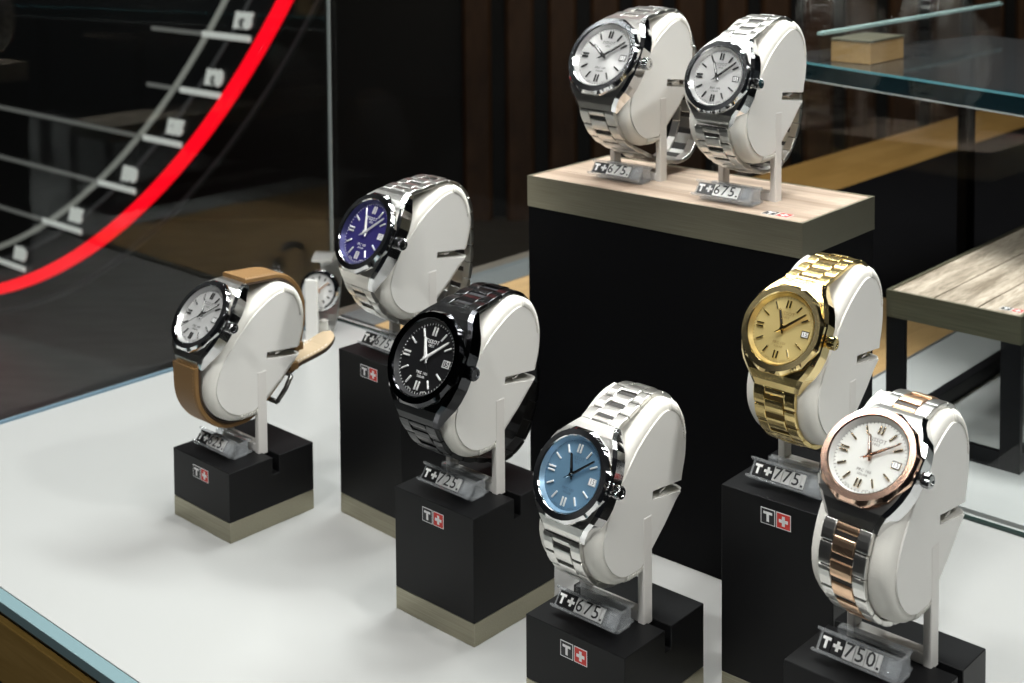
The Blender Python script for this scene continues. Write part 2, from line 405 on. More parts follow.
def cushion_stand(n, label):
    loc, yaw = ST[n]
    t = thing('cushion_stand', label, 'watch stand', Matrix.Translation(loc) @ Matrix.Rotation(-yaw, 4, 'Z') @ mmT(0, DY.get(n, 0), 0), 'cream cushion stands')
    rings = []
    for X, o in ((-15.3, 4.6), (-15.2, 3.4), (-14.6, 2.0), (-13.2, .8), (-11, .15), (-5, 0), (5, 0), (11, .15), (13.2, .8), (14.6, 2.0), (15.2, 3.4), (15.3, 4.6)):
        q = inset(o)
        rings.append([(X, a, b) for a, b in q])
    b = MB(); b.loft(rings, smooth=True, caps=True)
    pad = b.obj('leather_cushion', M['leather'], t)
    pl = inset(4.3)
    for s in (-1, 1):
        x0, x1 = sorted((s * 15.25, s * 16.0))
        MB().loft([[(x0, a, c) for a, c in pl], [(x1, a, c) for a, c in pl]]).obj('side_plate', M['plate'], t)
        # gathered leather pleats at the upper rear and under the rim
        g = MB(); g2 = MB()
        arc = catmull([(17.5, 84.3), (22.5, 81.2), (26.3, 75.6), (28.0, 69)], 5, closed=False)
        for k, (a, c) in enumerate(arc):
            d = Vector((a - 3, c - 52)).normalized()
            g.tube([(s * 13.4, a + d.x * .2, c + d.y * .2), (s * 15.0, a - d.x * 1.2, c - d.y * 1.2), (s * 15.7, a - d.x * 3.6, c - d.y * 3.6)], .75, seg=6)
        for k in range(7):
            a = -3 - k * 1.6; c = 20.2 - (.25 if 1 < k < 6 else 0)
            g2.tube([(s * 13.2, a, c + .3), (s * 15.0, a, c + 1.4), (s * 15.6, a, c + 3.4)], .5, seg=6)
        g.obj('leather_pleats', M['leather'], pad); g2.obj('leather_pleats', M['leather'], pad)
        lt = MB(); lt.box((s * 11 - 1.2, 8, 48.8), (s * 11 + 1.2, 20, 49.8)); lt.tube([(s * 15.4, 9.0, 49.7), (s * 15.4, 11.5, 49.8), (s * 15.4, 12.8, 50.6), (s * 15.4, 12.6, 51.6)], .35, seg=6)
        lt.obj('latch', M['latch'], t)
        MB().box((s * 14.6 - 1.6, -2.9, -1.0), (s * 14.6 + 1.6, 2.9, 43)).obj('post', M['post'], t, None, .5)
    MB().box((-13.2, -2.6, 0), (13.2, 2.6, 4.2)).obj('foot_bar', M['post'], t, None, .5)
    return t
CL = {
 'A': 'cream cushion stand holding the tan strap watch, leftmost stand',
 'B': 'cream cushion stand holding the purple dial steel watch',
 'C': 'cream cushion stand holding the all black watch',
 'D': 'cream cushion stand holding the blue dial steel watch, lowest in the middle',
 'G': 'cream cushion stand holding the all gold watch',
 'F': 'cream cushion stand holding the two tone rose gold watch at the front right',
 'E1': 'cream cushion stand on the oak plinth holding the left silver dial watch',
 'E2': 'cream cushion stand on the oak plinth holding the right silver dial watch'}
for n, lab in CL.items(): cushion_stand(n, lab)

# ================================================================== PRICE TAGS
def price_tag(n, digits, label, white=False):
    loc, yaw = ST[n]
    base = Matrix.Translation(loc) @ Matrix.Rotation(-yaw, 4, 'Z')
    t = thing('price_tag', label, 'price tag', base @ mmT(-3, -14, 0), 'clear price tags')
    F = mmT(0, -2.6, 5.7) @ Matrix.Rotation(rad(50), 4, 'X')   # sloping face plate, local XY on the face
    pm = M['plastic']
    MB().box((-14.2, -3.1, -1.1), (16.6, 3.1, -.1)).obj('face_plate', pm, t, F, .15, 1)
    MB().box((-15.4, 3.15, -1.0), (16.6, 4.2, 1.0)).obj('upper_rail', pm, t, F, .25)
    MB().box((-15.4, -4.2, -1.0), (16.6, -3.15, 1.0)).obj('lower_rail', pm, t, F, .25)
    e = MB(); e.box((12.0, -3.0, -.1), (16.4, 3.0, 1.3)); e.box((13.2, -2.0, 1.3), (15.4, 2.0, 2.6)); e.obj('end_clip', pm, t, F, .3)
    MB().box((-13, -1.4, .05), (16, 6.6, 1.2)).obj('base_plate', pm, t, None, .3)
    c = MB(); c.box((-12, 6.7, .05), (15, 7.9, 7.4)); c.box((-12, 7.9, 6.2), (15, 10.6, 7.4)); c.box((-12, 7.9, .05), (15, 10.6, 1.2)); c.obj('rear_channel', pm, t, None, .25)
    g = MB(); g.box((14.4, 1.0, .6), (15.6, 7.6, 7.2)); g.obj('side_gusset', pm, t, None, .2)
    x = -12.8
    items = [('T', 4.3), ('+', 4.6)] + [(d, 4.1) for d in digits] + [('.', 1.7)]
    for ch, wd in items:
        blk = ch in 'T+'
        m = M['tileblack'] if blk else (M['tile'] if white else M['tileclear'])
        tl = MB().box((x, -2.9, 0), (x + wd - .2, 2.9, .7)).obj('letter_tile', m, t, F, .1, 1)
        cx = x + wd / 2 - .1; g = MB()
        if ch == 'T':
            g.box((cx - 1.6, .9, .6), (cx + 1.6, 1.9, .8)); g.box((cx - .5, -2, .6), (cx + .5, .9, .8)); g.obj('letter', M['whiteink'] if white else M['tile'], tl)
        elif ch == '+':
            g.box((cx - 1.7, -.55, .6), (cx + 1.7, .55, .8)); g.box((cx - .55, -1.7, .6), (cx + .55, 1.7, .8)); g.obj('cross', M['whiteink'] if white else M['tile'], tl)
        elif ch == '.':
            g.box((cx - .45, -2.2, .6), (cx + .45, -1.4, .8)); g.obj('point', M['ink'], tl)
        else:
            link('numeral', text_mesh(ch, 5.2, .06, [M['ink']], offset=.03), tl, mmT(cx, 0, .75))
        x += wd
    return t
TG = {'A': ('625', 'clear price tag reading 625 in front of the tan strap watch'),
 'B': ('675', 'clear price tag reading 675 in front of the purple dial watch'),
 'C': ('725', 'clear price tag reading 725 in front of the all black watch'),
 'D': ('675', 'clear price tag reading 675 in front of the blue dial watch'),
 'G': ('775', 'clear price tag reading 775 in front of the gold watch'),
 'F': ('750', 'clear price tag reading 750 in front of the two tone rose gold watch'),
 'E1': ('675', 'clear price tag reading 675 before the left watch on the oak plinth'),
 'E2': ('675', 'clear price tag reading 675 before the right watch on the oak plinth')}
for n, (dg_, lab) in TG.items(): price_tag(n, dg_, lab, n in ('E1', 'E2'))

# ================================================================== WATCHES
def hull(pts):
    pts = sorted(set((round(a, 4), round(b, 4)) for a, b in pts))
    def half(ps):
        h = []
        for p in ps:
            while len(h) > 1 and (h[-1][0] - h[-2][0]) * (p[1] - h[-2][1]) - (h[-1][1] - h[-2][1]) * (p[0] - h[-2][0]) <= 0: h.pop()
            h.append(p)
        return h
    return half(pts)[:-1] + half(pts[::-1])[:-1]
def resample(path, step):
    L = [0]
    for a, b in zip(path, path[1:]): L.append(L[-1] + math.dist(a, b))
    n = max(4, round(L[-1] / step)); out = []; j = 0
    for i in range(n + 1):
        s = L[-1] * i / n
        while j < len(L) - 2 and L[j + 1] < s: j += 1
        k = (s - L[j]) / max(L[j + 1] - L[j], 1e-9)
        out.append((path[j][0] + (path[j + 1][0] - path[j][0]) * k, path[j][1] + (path[j + 1][1] - path[j][1]) * k))
    return out
SLACK2 = [(32, 64), (35, 42), (33, 28), (27, 16), (12, 8.5)]
SLACK = [(37, 62), (43.5, 38), (42.5, 24), (36, 10), (27, 5.5), (8, 7.5)]
def watch(n, label, R, Y, Z, e, dl, case_s, case_p, bez_top, bez_side, dial_m, mark_m, hand_m, ink_m, rows, center_m, hour, minute, sec, slack=None, strap=False, date='15', tick_m=None):
    loc, yaw = ST[n]
    up = Vector((sin(e), cos(e))); nn = Vector((-cos(e), sin(e))); c2 = Vector((Y, Z))
    S = Matrix.Translation(loc) @ Matrix.Rotation(-yaw, 4, 'Z')
    Wm = Matrix.Translation(loc) @ Matrix.Rotation(-yaw + dl, 4, 'Z') @ Matrix.Translation((-sin(-dl) * 0, 0, 0))
    # keep the dial centre on the stand's mid plane
    Wm = S @ mmT(0, Y, Z) @ Matrix.Rotation(dl, 4, 'Z') @ Matrix.Rotation(pi / 2 - e, 4, 'X')
    t = thing('wrist_watch', label, 'watch', Wm, 'wrist watches on cushion stands')
    # ---- case body, lofted from lug end to lug end
    b = MB(); rings = []
    for y, w_, zt, zb in ((-1.56, .71, -.38, -.60), (-1.42, .78, -.25, -.60), (-1.22, .90, -.11, -.58), (-1.0, 1.06, -.04, -.56), (-.78, 1.17, .0, -.54), (-.45, 1.26, .02, -.52),
                         (0, 1.28, .02, -.52), (.45, 1.26, .02, -.52), (.78, 1.17, .0, -.54), (1.0, 1.06, -.04, -.56), (1.22, .90, -.11, -.58), (1.42, .78, -.24, -.60), (1.56, .71, -.36, -.60)):
        c = .05
        sec_ = [(-w_ + .10, zt), (w_ - .10, zt), (w_, zt - .09), (w_, zb + c), (w_ - c * 2, zb), (-w_ + c * 2, zb), (-w_, zb + c), (-w_, zt - .09)]
        rings.append([(x * R, y * R, z * R) for x, z in sec_])
    b.loft(rings)
    for i in range(len(b.f)):                       # polished flanks
        f = b.f[i]
        if len(f) == 4:
            xs = [abs(b.v[k].x) for k in f]
            if min(xs) > 0 and len(set(round(b.v[k].z, 3) for k in f)) >= 2 and abs(b.v[f[0]].x - b.v[f[1]].x) < .2 * R: b.m[i] = 1
    cs = b.obj('case', [case_s, case_p], t)
    # ---- bezel
    def rf(a, j):
        if j in (0, 1): return 1 / cos(((a + pi / 12) % (pi / 6)) - pi / 12) * .985
        return 1
    prof = [(1.275, .0), (1.272, .09), (1.205, .19), (1.045, .20), (1.01, .15), (1.01, .0)]
    b = MB(); b.lathe([(r * R, z * R) for r, z in prof], seg=96, smooth=False, radf=rf)
    for i in range(len(b.f)):
        j = i % 5
        b.m[i] = 1 if j in (2,) else 0
    bo = b.obj('bezel', [bez_side, bez_top], t)
    # ---- rehaut and dial
    MB().lathe([(1.01 * R, .17 * R), (.93 * R, .03 * R)], seg=64).obj('inner_ring', rows.get('ring', dial_m), t)
    MB().cyl(1.0 * R, -.05 * R, .03 * R, seg=96).obj('dial', dial_m, t)
    z0 = .032 * R
    g = MB(); tm = tick_m or ink_m
    for k in range(60):
        a = 2 * pi * k / 60; mt = Matrix.Rotation(a, 4, 'Z')
        l0 = .885 if k % 5 else .875
        g.box((l0 * R, -.008 * R, z0), (.935 * R, .008 * R, z0 + .05), 0, mt)
    g.obj('minute_track', tm, t)
    for k in range(12):
        if k == 3: continue
        a = -2 * pi * k / 12
        g = MB(); z1 = z0 + .045 * R
        for o in ((-.05, .05) if k in (0, 6, 9) else (0,)):
            wd = .026
            g.box(((o - wd) * R, .60 * R, z0), ((o + wd) * R, .84 * R, z1))
        g.obj('hour_marker', mark_m, t, Matrix.Rotation(a, 4, 'Z'), .012 * R, 1)
    # date window
    g = MB(); g.box((.60 * R, -.095 * R, z0), (.84 * R, .095 * R, z0 + .02 * R)); fr_ = g.obj('date_frame', mark_m, t)
    MB().box((.625 * R, -.072 * R, z0 + .01 * R), (.815 * R, .072 * R, z0 + .025 * R)).obj('date_window', rows.get('date', M['whiteink']), fr_)
    link('date_numeral', text_mesh(date, .125 * R, .01, [rows.get('dateink', M['ink'])]), fr_, mmT(.72 * R, 0, z0 + .03 * R))
    # dial printing
    for s_, y, sz, sp in (('TISSOT', .45, .105, 1.08), ('1853', .34, .07, 1.15), ('PRC 100', -.38, .075, 1.1), ('SOLAR', -.48, .06, 1.15)):
        link('dial_print', text_mesh(s_, sz * R, .01, [ink_m], spacing=sp, offset=.012), t, mmT(0, y * R, z0 + .02))
    for s_, a in (('SWISS', -.30), ('MADE', .30)):
        link('dial_print', text_mesh(s_, .042 * R, .01, [ink_m]), t, Matrix.Rotation(a, 4, 'Z') @ mmT(0, -.87 * R, z0 + .02) )
    # hands
    def hand(nm, deg, length, wd, z, tail, m, slim=False):
        g = MB()
        a, b_ = -tail * R, length * R
        if slim:
            g.box((-wd * R, a, 0), (wd * R, b_, .12))
        else:
            prof_ = [(-wd * .55 * R, a), (wd * .55 * R, a), (wd * R, b_ * .12), (wd * .75 * R, b_ * .92), (0, b_), (-wd * .75 * R, b_ * .92), (-wd * R, b_ * .12)]
            g.loft([[(x, y, 0) for x, y in prof_], [(x * .55, y * .985, .26) for x, y in prof_]])
            q = [(-wd * .22 * R, b_ * .28), (wd * .22 * R, b_ * .28), (wd * .18 * R, b_ * .86), (-wd * .18 * R, b_ * .86)]
            g.loft([[(x, y, .2) for x, y in q], [(x, y, .31) for x, y in q]], mi=1)
        return g.obj(nm, [m, rows.get('lume', M['tile'])], t, mmT(0, 0, z) @ Matrix.Rotation(-rad(deg), 4, 'Z'))
    hand('hour_hand', hour, .60, .055, z0 + .055 * R, .14, hand_m)
    hand('minute_hand', minute, .86, .045, z0 + .080 * R, .16, hand_m)
    hand('second_hand', sec, .84, .009, z0 + .11 * R, .22, rows.get('second', hand_m), True)
    MB().cyl(.045 * R, z0, z0 + .125 * R, seg=24).obj('hand_hub', hand_m, t)
    # crystal
    MB().lathe([(.0001, .172 * R), (1.0 * R, .172 * R)], seg=64, smooth=False).obj('crystal', M['crystal'], t)
    # ---- crown
    g = MB(); rr = .185 * R
    cm = mmT(1.25 * R, 0, -.22 * R) @ Matrix.Rotation(pi / 2, 4, 'Y')
    cm_l = Matrix.Translation(Vector((1.25 * R, 0, -.22 * R))) @ Matrix.Rotation(pi / 2, 4, 'Y')
    g.cyl(rr * .55, 0, .1 * R, 0, cm_l, 24)
    prof_ = [(.0001, .07 * R), (rr * .85, .07 * R), (rr, .11 * R), (rr, .27 * R), (rr * .84, .31 * R), (rr * .5, .31 * R), (rr * .45, .29 * R), (.0001, .29 * R)]
    g.lathe(prof_, 0, cm_l, 72, False, radf=lambda a, j: 1 - (.075 if (j in (1, 2, 3, 4) and round(a / (2 * pi) * 72) % 3 == 0) else 0))
    g.obj('crown', case_p, t)
    # ---- band
    def loc3(p, x=0):                          # stand YZ point -> watch local
        d = Vector(p) - c2
        return Vector((x, d.dot(up), d.dot(nn)))
    def wl(y, z): return tuple(c2 + up * (y * R) + nn * (z * R))
    low, upl = wl(-1.53, -.42), wl(1.53, -.42)
    out = [Vector(p) + Vector((DY.get(n, 0), 0)) for p in offset_poly(cushion_outline(False), -1.4)]
    pts = [tuple(p) for p in out] + [low, upl]
    if slack: pts += slack
    # drop cushion points that lie in front of the case
    pts = [p for p in pts if (Vector(p) - c2).dot(nn) < -.41 * R or abs((Vector(p) - c2).dot(up)) > 1.5 * R]
    H = hull(pts)
    i0 = min(range(len(H)), key=lambda i: math.dist(H[i], low)); H = H[i0:] + H[:i0]
    i1 = min(range(len(H)), key=lambda i: math.dist(H[i], upl))
    pa = H[:i1 + 1]; pb = [H[0]] + H[i1:][::-1]
    L = lambda p: sum(math.dist(a, b) for a, b in zip(p, p[1:]))
    path = pa if L(pa) > L(pb) else pb
    path = resample(path, 1.0)
    for _ in range(6): path = [path[0]] + [tuple((Vector(path[i - 1]) + Vector(path[i]) * 2 + Vector(path[i + 1])) / 4) for i in range(1, len(path) - 1)] + [path[-1]]
    cen = Vector((sum(p[0] for p in path) / len(path), sum(p[1] for p in path) / len(path)))
    if strap: return t, path, loc3, R, cen
    step = .54 * R
    q = resample(path, step); N = len(q) - 1
    hw0, hw1 = .67 * R, .55 * R
    T = 2.3 if R > 15 else 2.15
    # shared link meshes, unit half width = 1 mm * hw0
    def lm(x0, x1, l, th, nm, m, bv):
        g = MB(); cr_ = th * .22; ys = [-.5, -.3, 0, .3, .5]
        prof_ = [(y * l, -th / 2) for y in (-.5, .5)] + [(y * l, th / 2 - cr_ * (y * 2) ** 2) for y in ys[::-1]]
        g.loft([[(x0 * hw0, a, b) for a, b in prof_], [(x1 * hw0, a, b) for a, b in prof_]]); return g.mesh(nm, [m], bv, 2, 40)
    st = math.dist(q[0], q[1])
    mo_l = lm(-1, -.47, st * .94, T, 'outer_link', case_s, .34); mo_r = lm(.47, 1, st * .94, T, 'outer_link', case_s, .34)
    mc = lm(-.455, .455, st * .72, T * .94, 'centre_link', center_m, .3)
    # hidden pin spine joining the links, coloured dark as shade in the gaps
    g = MB(); rg = []
    for i, p in enumerate(q):
        a = Vector(q[max(i - 1, 0)]); b_ = Vector(q[min(i + 1, N)]); tg = (b_ - a).normalized(); no = Vector((-tg.y, tg.x))
        if no.dot(Vector(p) - cen) < 0: no = -no
        f = hw0 + (hw1 - hw0) * min(1, 1.9 * min(i, N - i) / N)
        rg.append([loc3(Vector(p) + no * o, x) for x, o in ((-f * .88, -.65), (f * .88, -.65), (f * .88, .35), (-f * .88, .35))])
    g.loft(rg); br = g.obj('bracelet', rows.get('spine', M['seam']), t)
    for i in range(N * 2):
        s_ = (i + 1) / 2 if i % 2 else i / 2 + .5
        k = min(int(s_), N - 1); fr = s_ - k
        if s_ > N - .2: continue
        p = Vector(q[k]).lerp(Vector(q[k + 1]), fr)
        if i % 2 == 0: tg = (Vector(q[k + 1]) - Vector(q[k])).normalized()
        else: tg = (Vector(q[min(k + 1, N)]) - Vector(q[max(k - 1, 0)])).normalized()
        no = Vector((-tg.y, tg.x))
        if no.dot(p - cen) < 0: no = -no
        P0 = loc3(p); T3 = (loc3(p + tg) - P0).normalized(); N3 = (loc3(p + no) - P0).normalized(); X3 = T3.cross(N3).normalized()
        f = 1 + (hw1 / hw0 - 1) * min(1, 1.9 * min(s_, N - s_) / N)
        mt = Matrix((X3, T3, N3)).transposed().to_4x4(); mt.translation = P0 * .001
        mt = mt @ Matrix.Diagonal((f, 1, 1, 1))
        if i % 2 == 0:
            link('outer_link', mo_l, br, mt); link('outer_link', mo_r, br, mt)
        else:
            link('centre_link', mc, br, mt)
            if i == 1 or s_ > N - 1.6:          # short half link filling the gap at the case
                k2 = 0 if i == 1 else N - 1; f2 = .24 if i == 1 else .76
                m2 = Matrix((X3, T3, N3)).transposed().to_4x4(); m2.translation = loc3(Vector(q[k2]).lerp(Vector(q[k2 + 1]), f2)) * .001
                link('centre_link', mc, br, m2 @ Matrix.Diagonal((f, .52, 1, 1)))
    # end piece bridging case and first centre link
    return t, path, loc3, R, cen

STEEL = dict(case_s=STEEL_S, case_p=STEEL_P, bez_top=STEEL_B, bez_side=STEEL_P)
silver_dial = dialmat('silver_dial', (.78, .78, .77), .26)
rows = dict(ring=mat('silver_ring', (.75, .75, .74), .3, .7), spine=mat('steel_gap_shade', (.045, .042, .04), .5, .6))  # spine colour darkened to paint the shade between links
D2 = rad(1)
darkmark = mat('dark_polished_marker', (.16, .16, .16), .2, .8)
brightmark = mat('bright_marker', (.85, .85, .84), .2, .25)
watch('E1', 'silver dial steel bracelet watch on the oak plinth, left of the two', 16.6, -28.2, 65.5, rad(30.4), -2 * D2, dial_m=silver_dial, mark_m=darkmark, hand_m=darkmark, ink_m=M['ink'], rows=rows, center_m=STEEL_S, hour=306, minute=54, sec=54, slack=SLACK, **STEEL)
watch('E2', 'smaller silver dial steel bracelet watch on the oak plinth, right of the two', 14.1, -24, 61.3, rad(24.3), -2 * D2, dial_m=silver_dial, mark_m=darkmark, hand_m=darkmark, ink_m=M['ink'], rows=rows, center_m=STEEL_S, hour=334, minute=49, sec=49, slack=[(34, 58), (37, 36), (30, 22), (18, 14), (0, 13)], **STEEL)
watch('B', 'steel bracelet watch with shiny purple blue dial on the tall block', 16.7, -27.1, 65.5, rad(29.7), -3 * D2, dial_m=dialmat('purple_dial', (.07, .06, .27), .2), mark_m=brightmark, hand_m=brightmark, ink_m=M['whiteink'], rows=dict(rows, ring=mat('navy_ring', (.05, .05, .15), .3, .5)), center_m=STEEL_S, hour=334, minute=49, sec=49, slack=SLACK2, **STEEL)
watch('C', 'all black watch with black dial and black bracelet', 16.7, -29.4, 65.2, rad(30.2), 1 * D2, case_s=BLK_S, case_p=BLK_P, bez_top=BLK_P, bez_side=BLK_P, dial_m=mat('black_dial', (.008, .008, .009), .35), mark_m=brightmark, hand_m=brightmark, ink_m=M['whiteink'],
      rows=dict(ring=M['ink'], spine=M['ink'], date=M['ink'], dateink=M['whiteink'], second=M['tileblack']), center_m=BLK_S, hour=334, minute=49, sec=140, slack=SLACK2)
watch('D', 'steel bracelet watch with ice blue dial at the front centre', 14.2, -27.0, 64.0, rad(30.5), -1.3 * D2, dial_m=dialmat('ice_blue_dial', (.20, .37, .54), .27), mark_m=brightmark, hand_m=STEEL_P, ink_m=mat('navy_print', (.04, .08, .14), .5), rows=dict(rows, ring=mat('blue_ring', (.30, .46, .60), .3, .6), lume=M['ink']), center_m=STEEL_S, hour=338, minute=50, sec=50, case_s=STEEL_S, case_p=STEEL_P, bez_top=STEEL_B, bez_side=STEEL_P)
watch('G', 'all gold bracelet watch with champagne dial', 14.0, -21.8, 67.0, rad(30.4), -2 * D2, case_s=GOLD_S, case_p=GOLD_P, bez_top=GOLD_B, bez_side=GOLD_P, dial_m=dialmat('champagne_dial', (.72, .57, .24), .26), mark_m=mat('gold_marker', (.95, .86, .6), .12, 1.0), hand_m=GOLD_P, ink_m=mat('brown_print', (.18, .11, .02), .5),
      rows=dict(ring=mat('gold_ring', (.78, .62, .28), .3, .8), spine=mat('gold_gap_shade', (.10, .065, .02), .5, .6), lume=M['ink']), center_m=GOLD_S, hour=338, minute=50, sec=50)
pearl = mat('pearl_dial', (.52, .52, .49), .3, .1, spec=.6, bump=(220, .15, .0004))
watch('F', 'two tone watch with rose gold bezel and centre links and pearl dial, front right', 14.1, -12.0, 74.2, rad(46.7), -4.7 * D2, case_s=STEEL_S, case_p=STEEL_P, bez_top=ROSE_B, bez_side=ROSE_P, dial_m=pearl, mark_m=mat('rose_marker', (.80, .66, .48), .15, 1.0), hand_m=ROSE_P, ink_m=mat('grey_print', (.08, .07, .06), .5),
      rows=dict(rows, ring=mat('pearl_ring', (.52, .52, .50), .3)), center_m=ROSE_L, hour=336, minute=50, sec=52)
tA, path, loc3, RA, cen = watch('A', 'silver dial watch on a tan leather strap, leftmost', 15.2, -24.0, 74.3, rad(38.5), 0, dial_m=silver_dial, mark_m=darkmark, hand_m=darkmark, ink_m=M['ink'], rows=rows, center_m=STEEL_S, hour=338, minute=50, sec=228, strap=True, **STEEL)
def strap():
    q = resample(path, 2.0); N = len(q) - 1
    def ring(i, hw, o0, o1):
        a = Vector(q[max(i - 1, 0)]); b_ = Vector(q[min(i + 1, N)]); tg = (b_ - a).normalized(); no = Vector((-tg.y, tg.x)); p = Vector(q[i])
        if no.dot(p - cen) < 0: no = -no
        return [loc3(p + no * o, x) for x, o in ((-hw, o0), (hw, o0), (hw, o1 - .5), (hw - .8, o1), (-hw + .8, o1), (-hw, o1 - .5))], p, no
    def hw(i): return (.66 - .12 * min(1, 1.9 * min(i, N - i) / N)) * RA
    g = MB(); g.loft([ring(i, hw(i), .6, 2.9)[0] for i in range(N + 1)], smooth=False)
    st = g.obj('leather_strap', TAN, tA)
    g = MB(); g.loft([ring(i, hw(i) + .05, -.6, .6)[0] for i in range(N + 1)], smooth=False); g.obj('strap_lining', TANDARK, st)
    g = MB()
    for i in range(1, N):
        if abs(i - N / 2) < 4: continue
        for s in (-1, 1):
            r0, p, no = ring(i, hw(i), .6, 2.9); x = s * (hw(i) - 1.8)
            a = Vector(q[i]); b_ = Vector(q[i + 1]); m0 = a.lerp(b_, .1); m1 = a.lerp(b_, .7)
            g.tube([loc3(m0 + no * 2.95, x), loc3(m1 + no * 2.95, x)], .16, seg=5)
    g.obj('stitching', THREAD, st)
    # loose strap end pointing backwards, keepers and buckle, given in stand YZ
    tail = catmull([(24, 33), (31, 36.5), (40, 38), (50, 40), (60, 44.5)], 4, closed=False)
    g = MB(); gl = MB(); n = len(tail)
    rr = []; rl = []
    for i, p in enumerate(tail):
        f = i / (n - 1); w_ = 8.4 * (1 if f < .72 else math.sqrt(max(.0, 1 - ((f - .72) / .285) ** 2)))
        w_ = max(w_, .5); p = Vector(p)
        rr.append([loc3(p + Vector((0, o)), x) for x, o in ((-w_, -1.0), (w_, -1.0), (w_, .9), (-w_, .9))])
        rl.append([loc3(p + Vector((-.0, o)), x) for x, o in ((-w_ * .97, .9), (w_ * .97, .9), (w_ * .97, 1.5), (-w_ * .97, 1.5))])
    g.loft(rr); tl = g.obj('strap_end', TANDARK, tA); gl.loft(rl); gl.obj('pale_lining', TANLIGHT, tl)
    g = MB()
    for i in range(1, n - 4):
        for s in (-1, 1):
            p = Vector(tail[i]); p2 = p.lerp(Vector(tail[i + 1]), .55)
            g.tube([loc3(p + Vector((0, 1.55)), s * 6.6), loc3(p2 + Vector((0, 1.55)), s * 6.6)], .2, seg=5)
    g.obj('stitching', M['tile'], tl)
    for (y, z) in ((30.6, 47), (27, 37)):
        g = MB(); c0 = Vector((y, z))
        v_ = [loc3(c0 + Vector((a, b_)), x) for x in (-9.6, 9.6) for a, b_ in ((-3, -2.2), (2.6, -2.2), (2.6, 2.2), (-3, 2.2))]
        g.add(v_, [(0, 1, 2, 3), (7, 6, 5, 4), (0, 4, 5, 1), (1, 5, 6, 2), (2, 6, 7, 3), (3, 7, 4, 0)]); g.obj('strap_keeper', TAN, tA, None, .5)
    g = MB(); pts = [(22, 31), (15, 21)]
    for s in (-1, 1):
        g.tube([loc3((24, 33), s * 10.2), loc3((20, 27), s * 10.4), loc3((15, 21), s * 9.4)], 1.3, seg=10)
    g.tube([loc3((15, 21), -9.4), loc3((15, 21), 9.4)], 1.3, seg=10); g.tube([loc3((24, 33), -10.2), loc3((24, 33), 10.2)], .9, seg=10)
    g.obj('buckle', mat('gunmetal_buckle', (.16, .155, .15), .3, 1.0), tA)
strap()

# ================================================================== REAR CORNER WATCH
def corner_watch():
    Bm = caseM(-2.33, 1.90, 0)
    t = thing('display_card', 'narrow white display card standing in the rear corner behind the tan strap watch', 'card', Bm @ mmT(0, 0, 0) @ Matrix.Rotation(rad(30), 4, 'Z'))
    MB().box((-4.6, -1.5, 0), (4.6, 1.5, 46)).obj('card_panel', M['plate'], t, None, .4); MB().box((-6, -5, 0), (6, 9, 2)).obj('card_foot', M['plate'], t, None, .4)
    W = caseM(-2.33, 1.90, 0) @ Matrix.Rotation(rad(30), 4, 'Z') @ mmT(1.5, 11, 35) @ Matrix.Rotation(rad(75), 4, 'X')
    t = thing('wrist_watch', 'steel watch half hidden behind the white card in the rear left corner', 'watch', W)
    R = 12
    MB().lathe([(.0001, -5), (R * 1.1, -5), (R * 1.25, -3.5), (R * 1.25, 0), (R * 1.15, 1.6), (R * 1.02, 1.6), (R * 1.0, .3)], seg=64, smooth=False).obj('case', STEEL_P, t)
    MB().cyl(R, -.4, .4, seg=64).obj('dial', silver_dial, t)
    for k in range(12): MB().box((-.5, .65 * R, .4), (.5, .85 * R, .9)).obj('hour_marker', darkmark, t, Matrix.Rotation(k * pi / 6, 4, 'Z'))
    MB().box((-.7, -2, 1), (.7, .6 * R, 1.3)).obj('hour_hand', ROSE_P, t, Matrix.Rotation(.5, 4, 'Z')); MB().box((-.5, -2, 1.4), (.5, .8 * R, 1.7)).obj('minute_hand', ROSE_P, t, Matrix.Rotation(-.9, 4, 'Z'))
    g = MB(); pts = [(0, 20, -2), (0, 26, -10), (0, 22, -20), (0, 0, -24), (0, -22, -20), (0, -30, -10), (0, -20, -2)]
    pts = catmull(pts, 4, closed=False); rings = []
    for p in pts:
        o = Vector((0, p[1], p[2] + 11)).normalized()
        rings.append([Vector(p) + Vector((x, 0, 0)) + o * k for x, k in ((-8, 0), (8, 0), (8, 2), (-8, 2))])
    g.loft(rings); g.obj('bracelet', STEEL_S, t)
corner_watch()

# ================================================================== NEIGHBOURING DISPLAY BEHIND THE GLASS
O = (-1.6, 2.6, -2.6)
nb = thing('display_counter', 'neighbouring display counter beyond the rear glass with golden oak ledge and white deck', 'display counter', caseM(*O))
cbox('oak_ledge', -2.32, -1.306, 2.075, 3.305, -.03, -.002, M['ledge'], nb, .2, O)
cbox('white_deck', -1.30, .9, 2.075, 3.0, -.03, 0, M['deck'], nb, .2, O)
cbox('black_deck', -2.18, .9, 3.02, 6.2, -.0015, .012, M['plinthblack'], nb, .2, O)
cbox('oak_ledge', -2.52, -2.185, 3.31, 6.2, -.03, -.0005, wood('amber_oak', (.20, .105, .025), (.28, .155, .045), (40, 4, 40)), nb, .2, O)
cbox('metal_trim', -1.306, -1.300, 2.075, 3.3, -.03, .001, mat('grey_trim', (.25, .25, .25), .4, .6), nb, 0, O)
cbox('grey_border', -2.438, -2.322, 2.075, 3.305, -.03, -.002, mat('grey_glass_border', (.11, .12, .12), .35), nb, 0, O)
cbox('brown_border', -2.50, -2.441, 2.075, 3.305, -.04, -.012, mat('brown_border', (.12, .105, .085), .4), nb, 0, O)
cbox('counter_body', -2.46, .9, 2.11, 6.15, -2.69, -.041, M['black'], nb, 0, O)
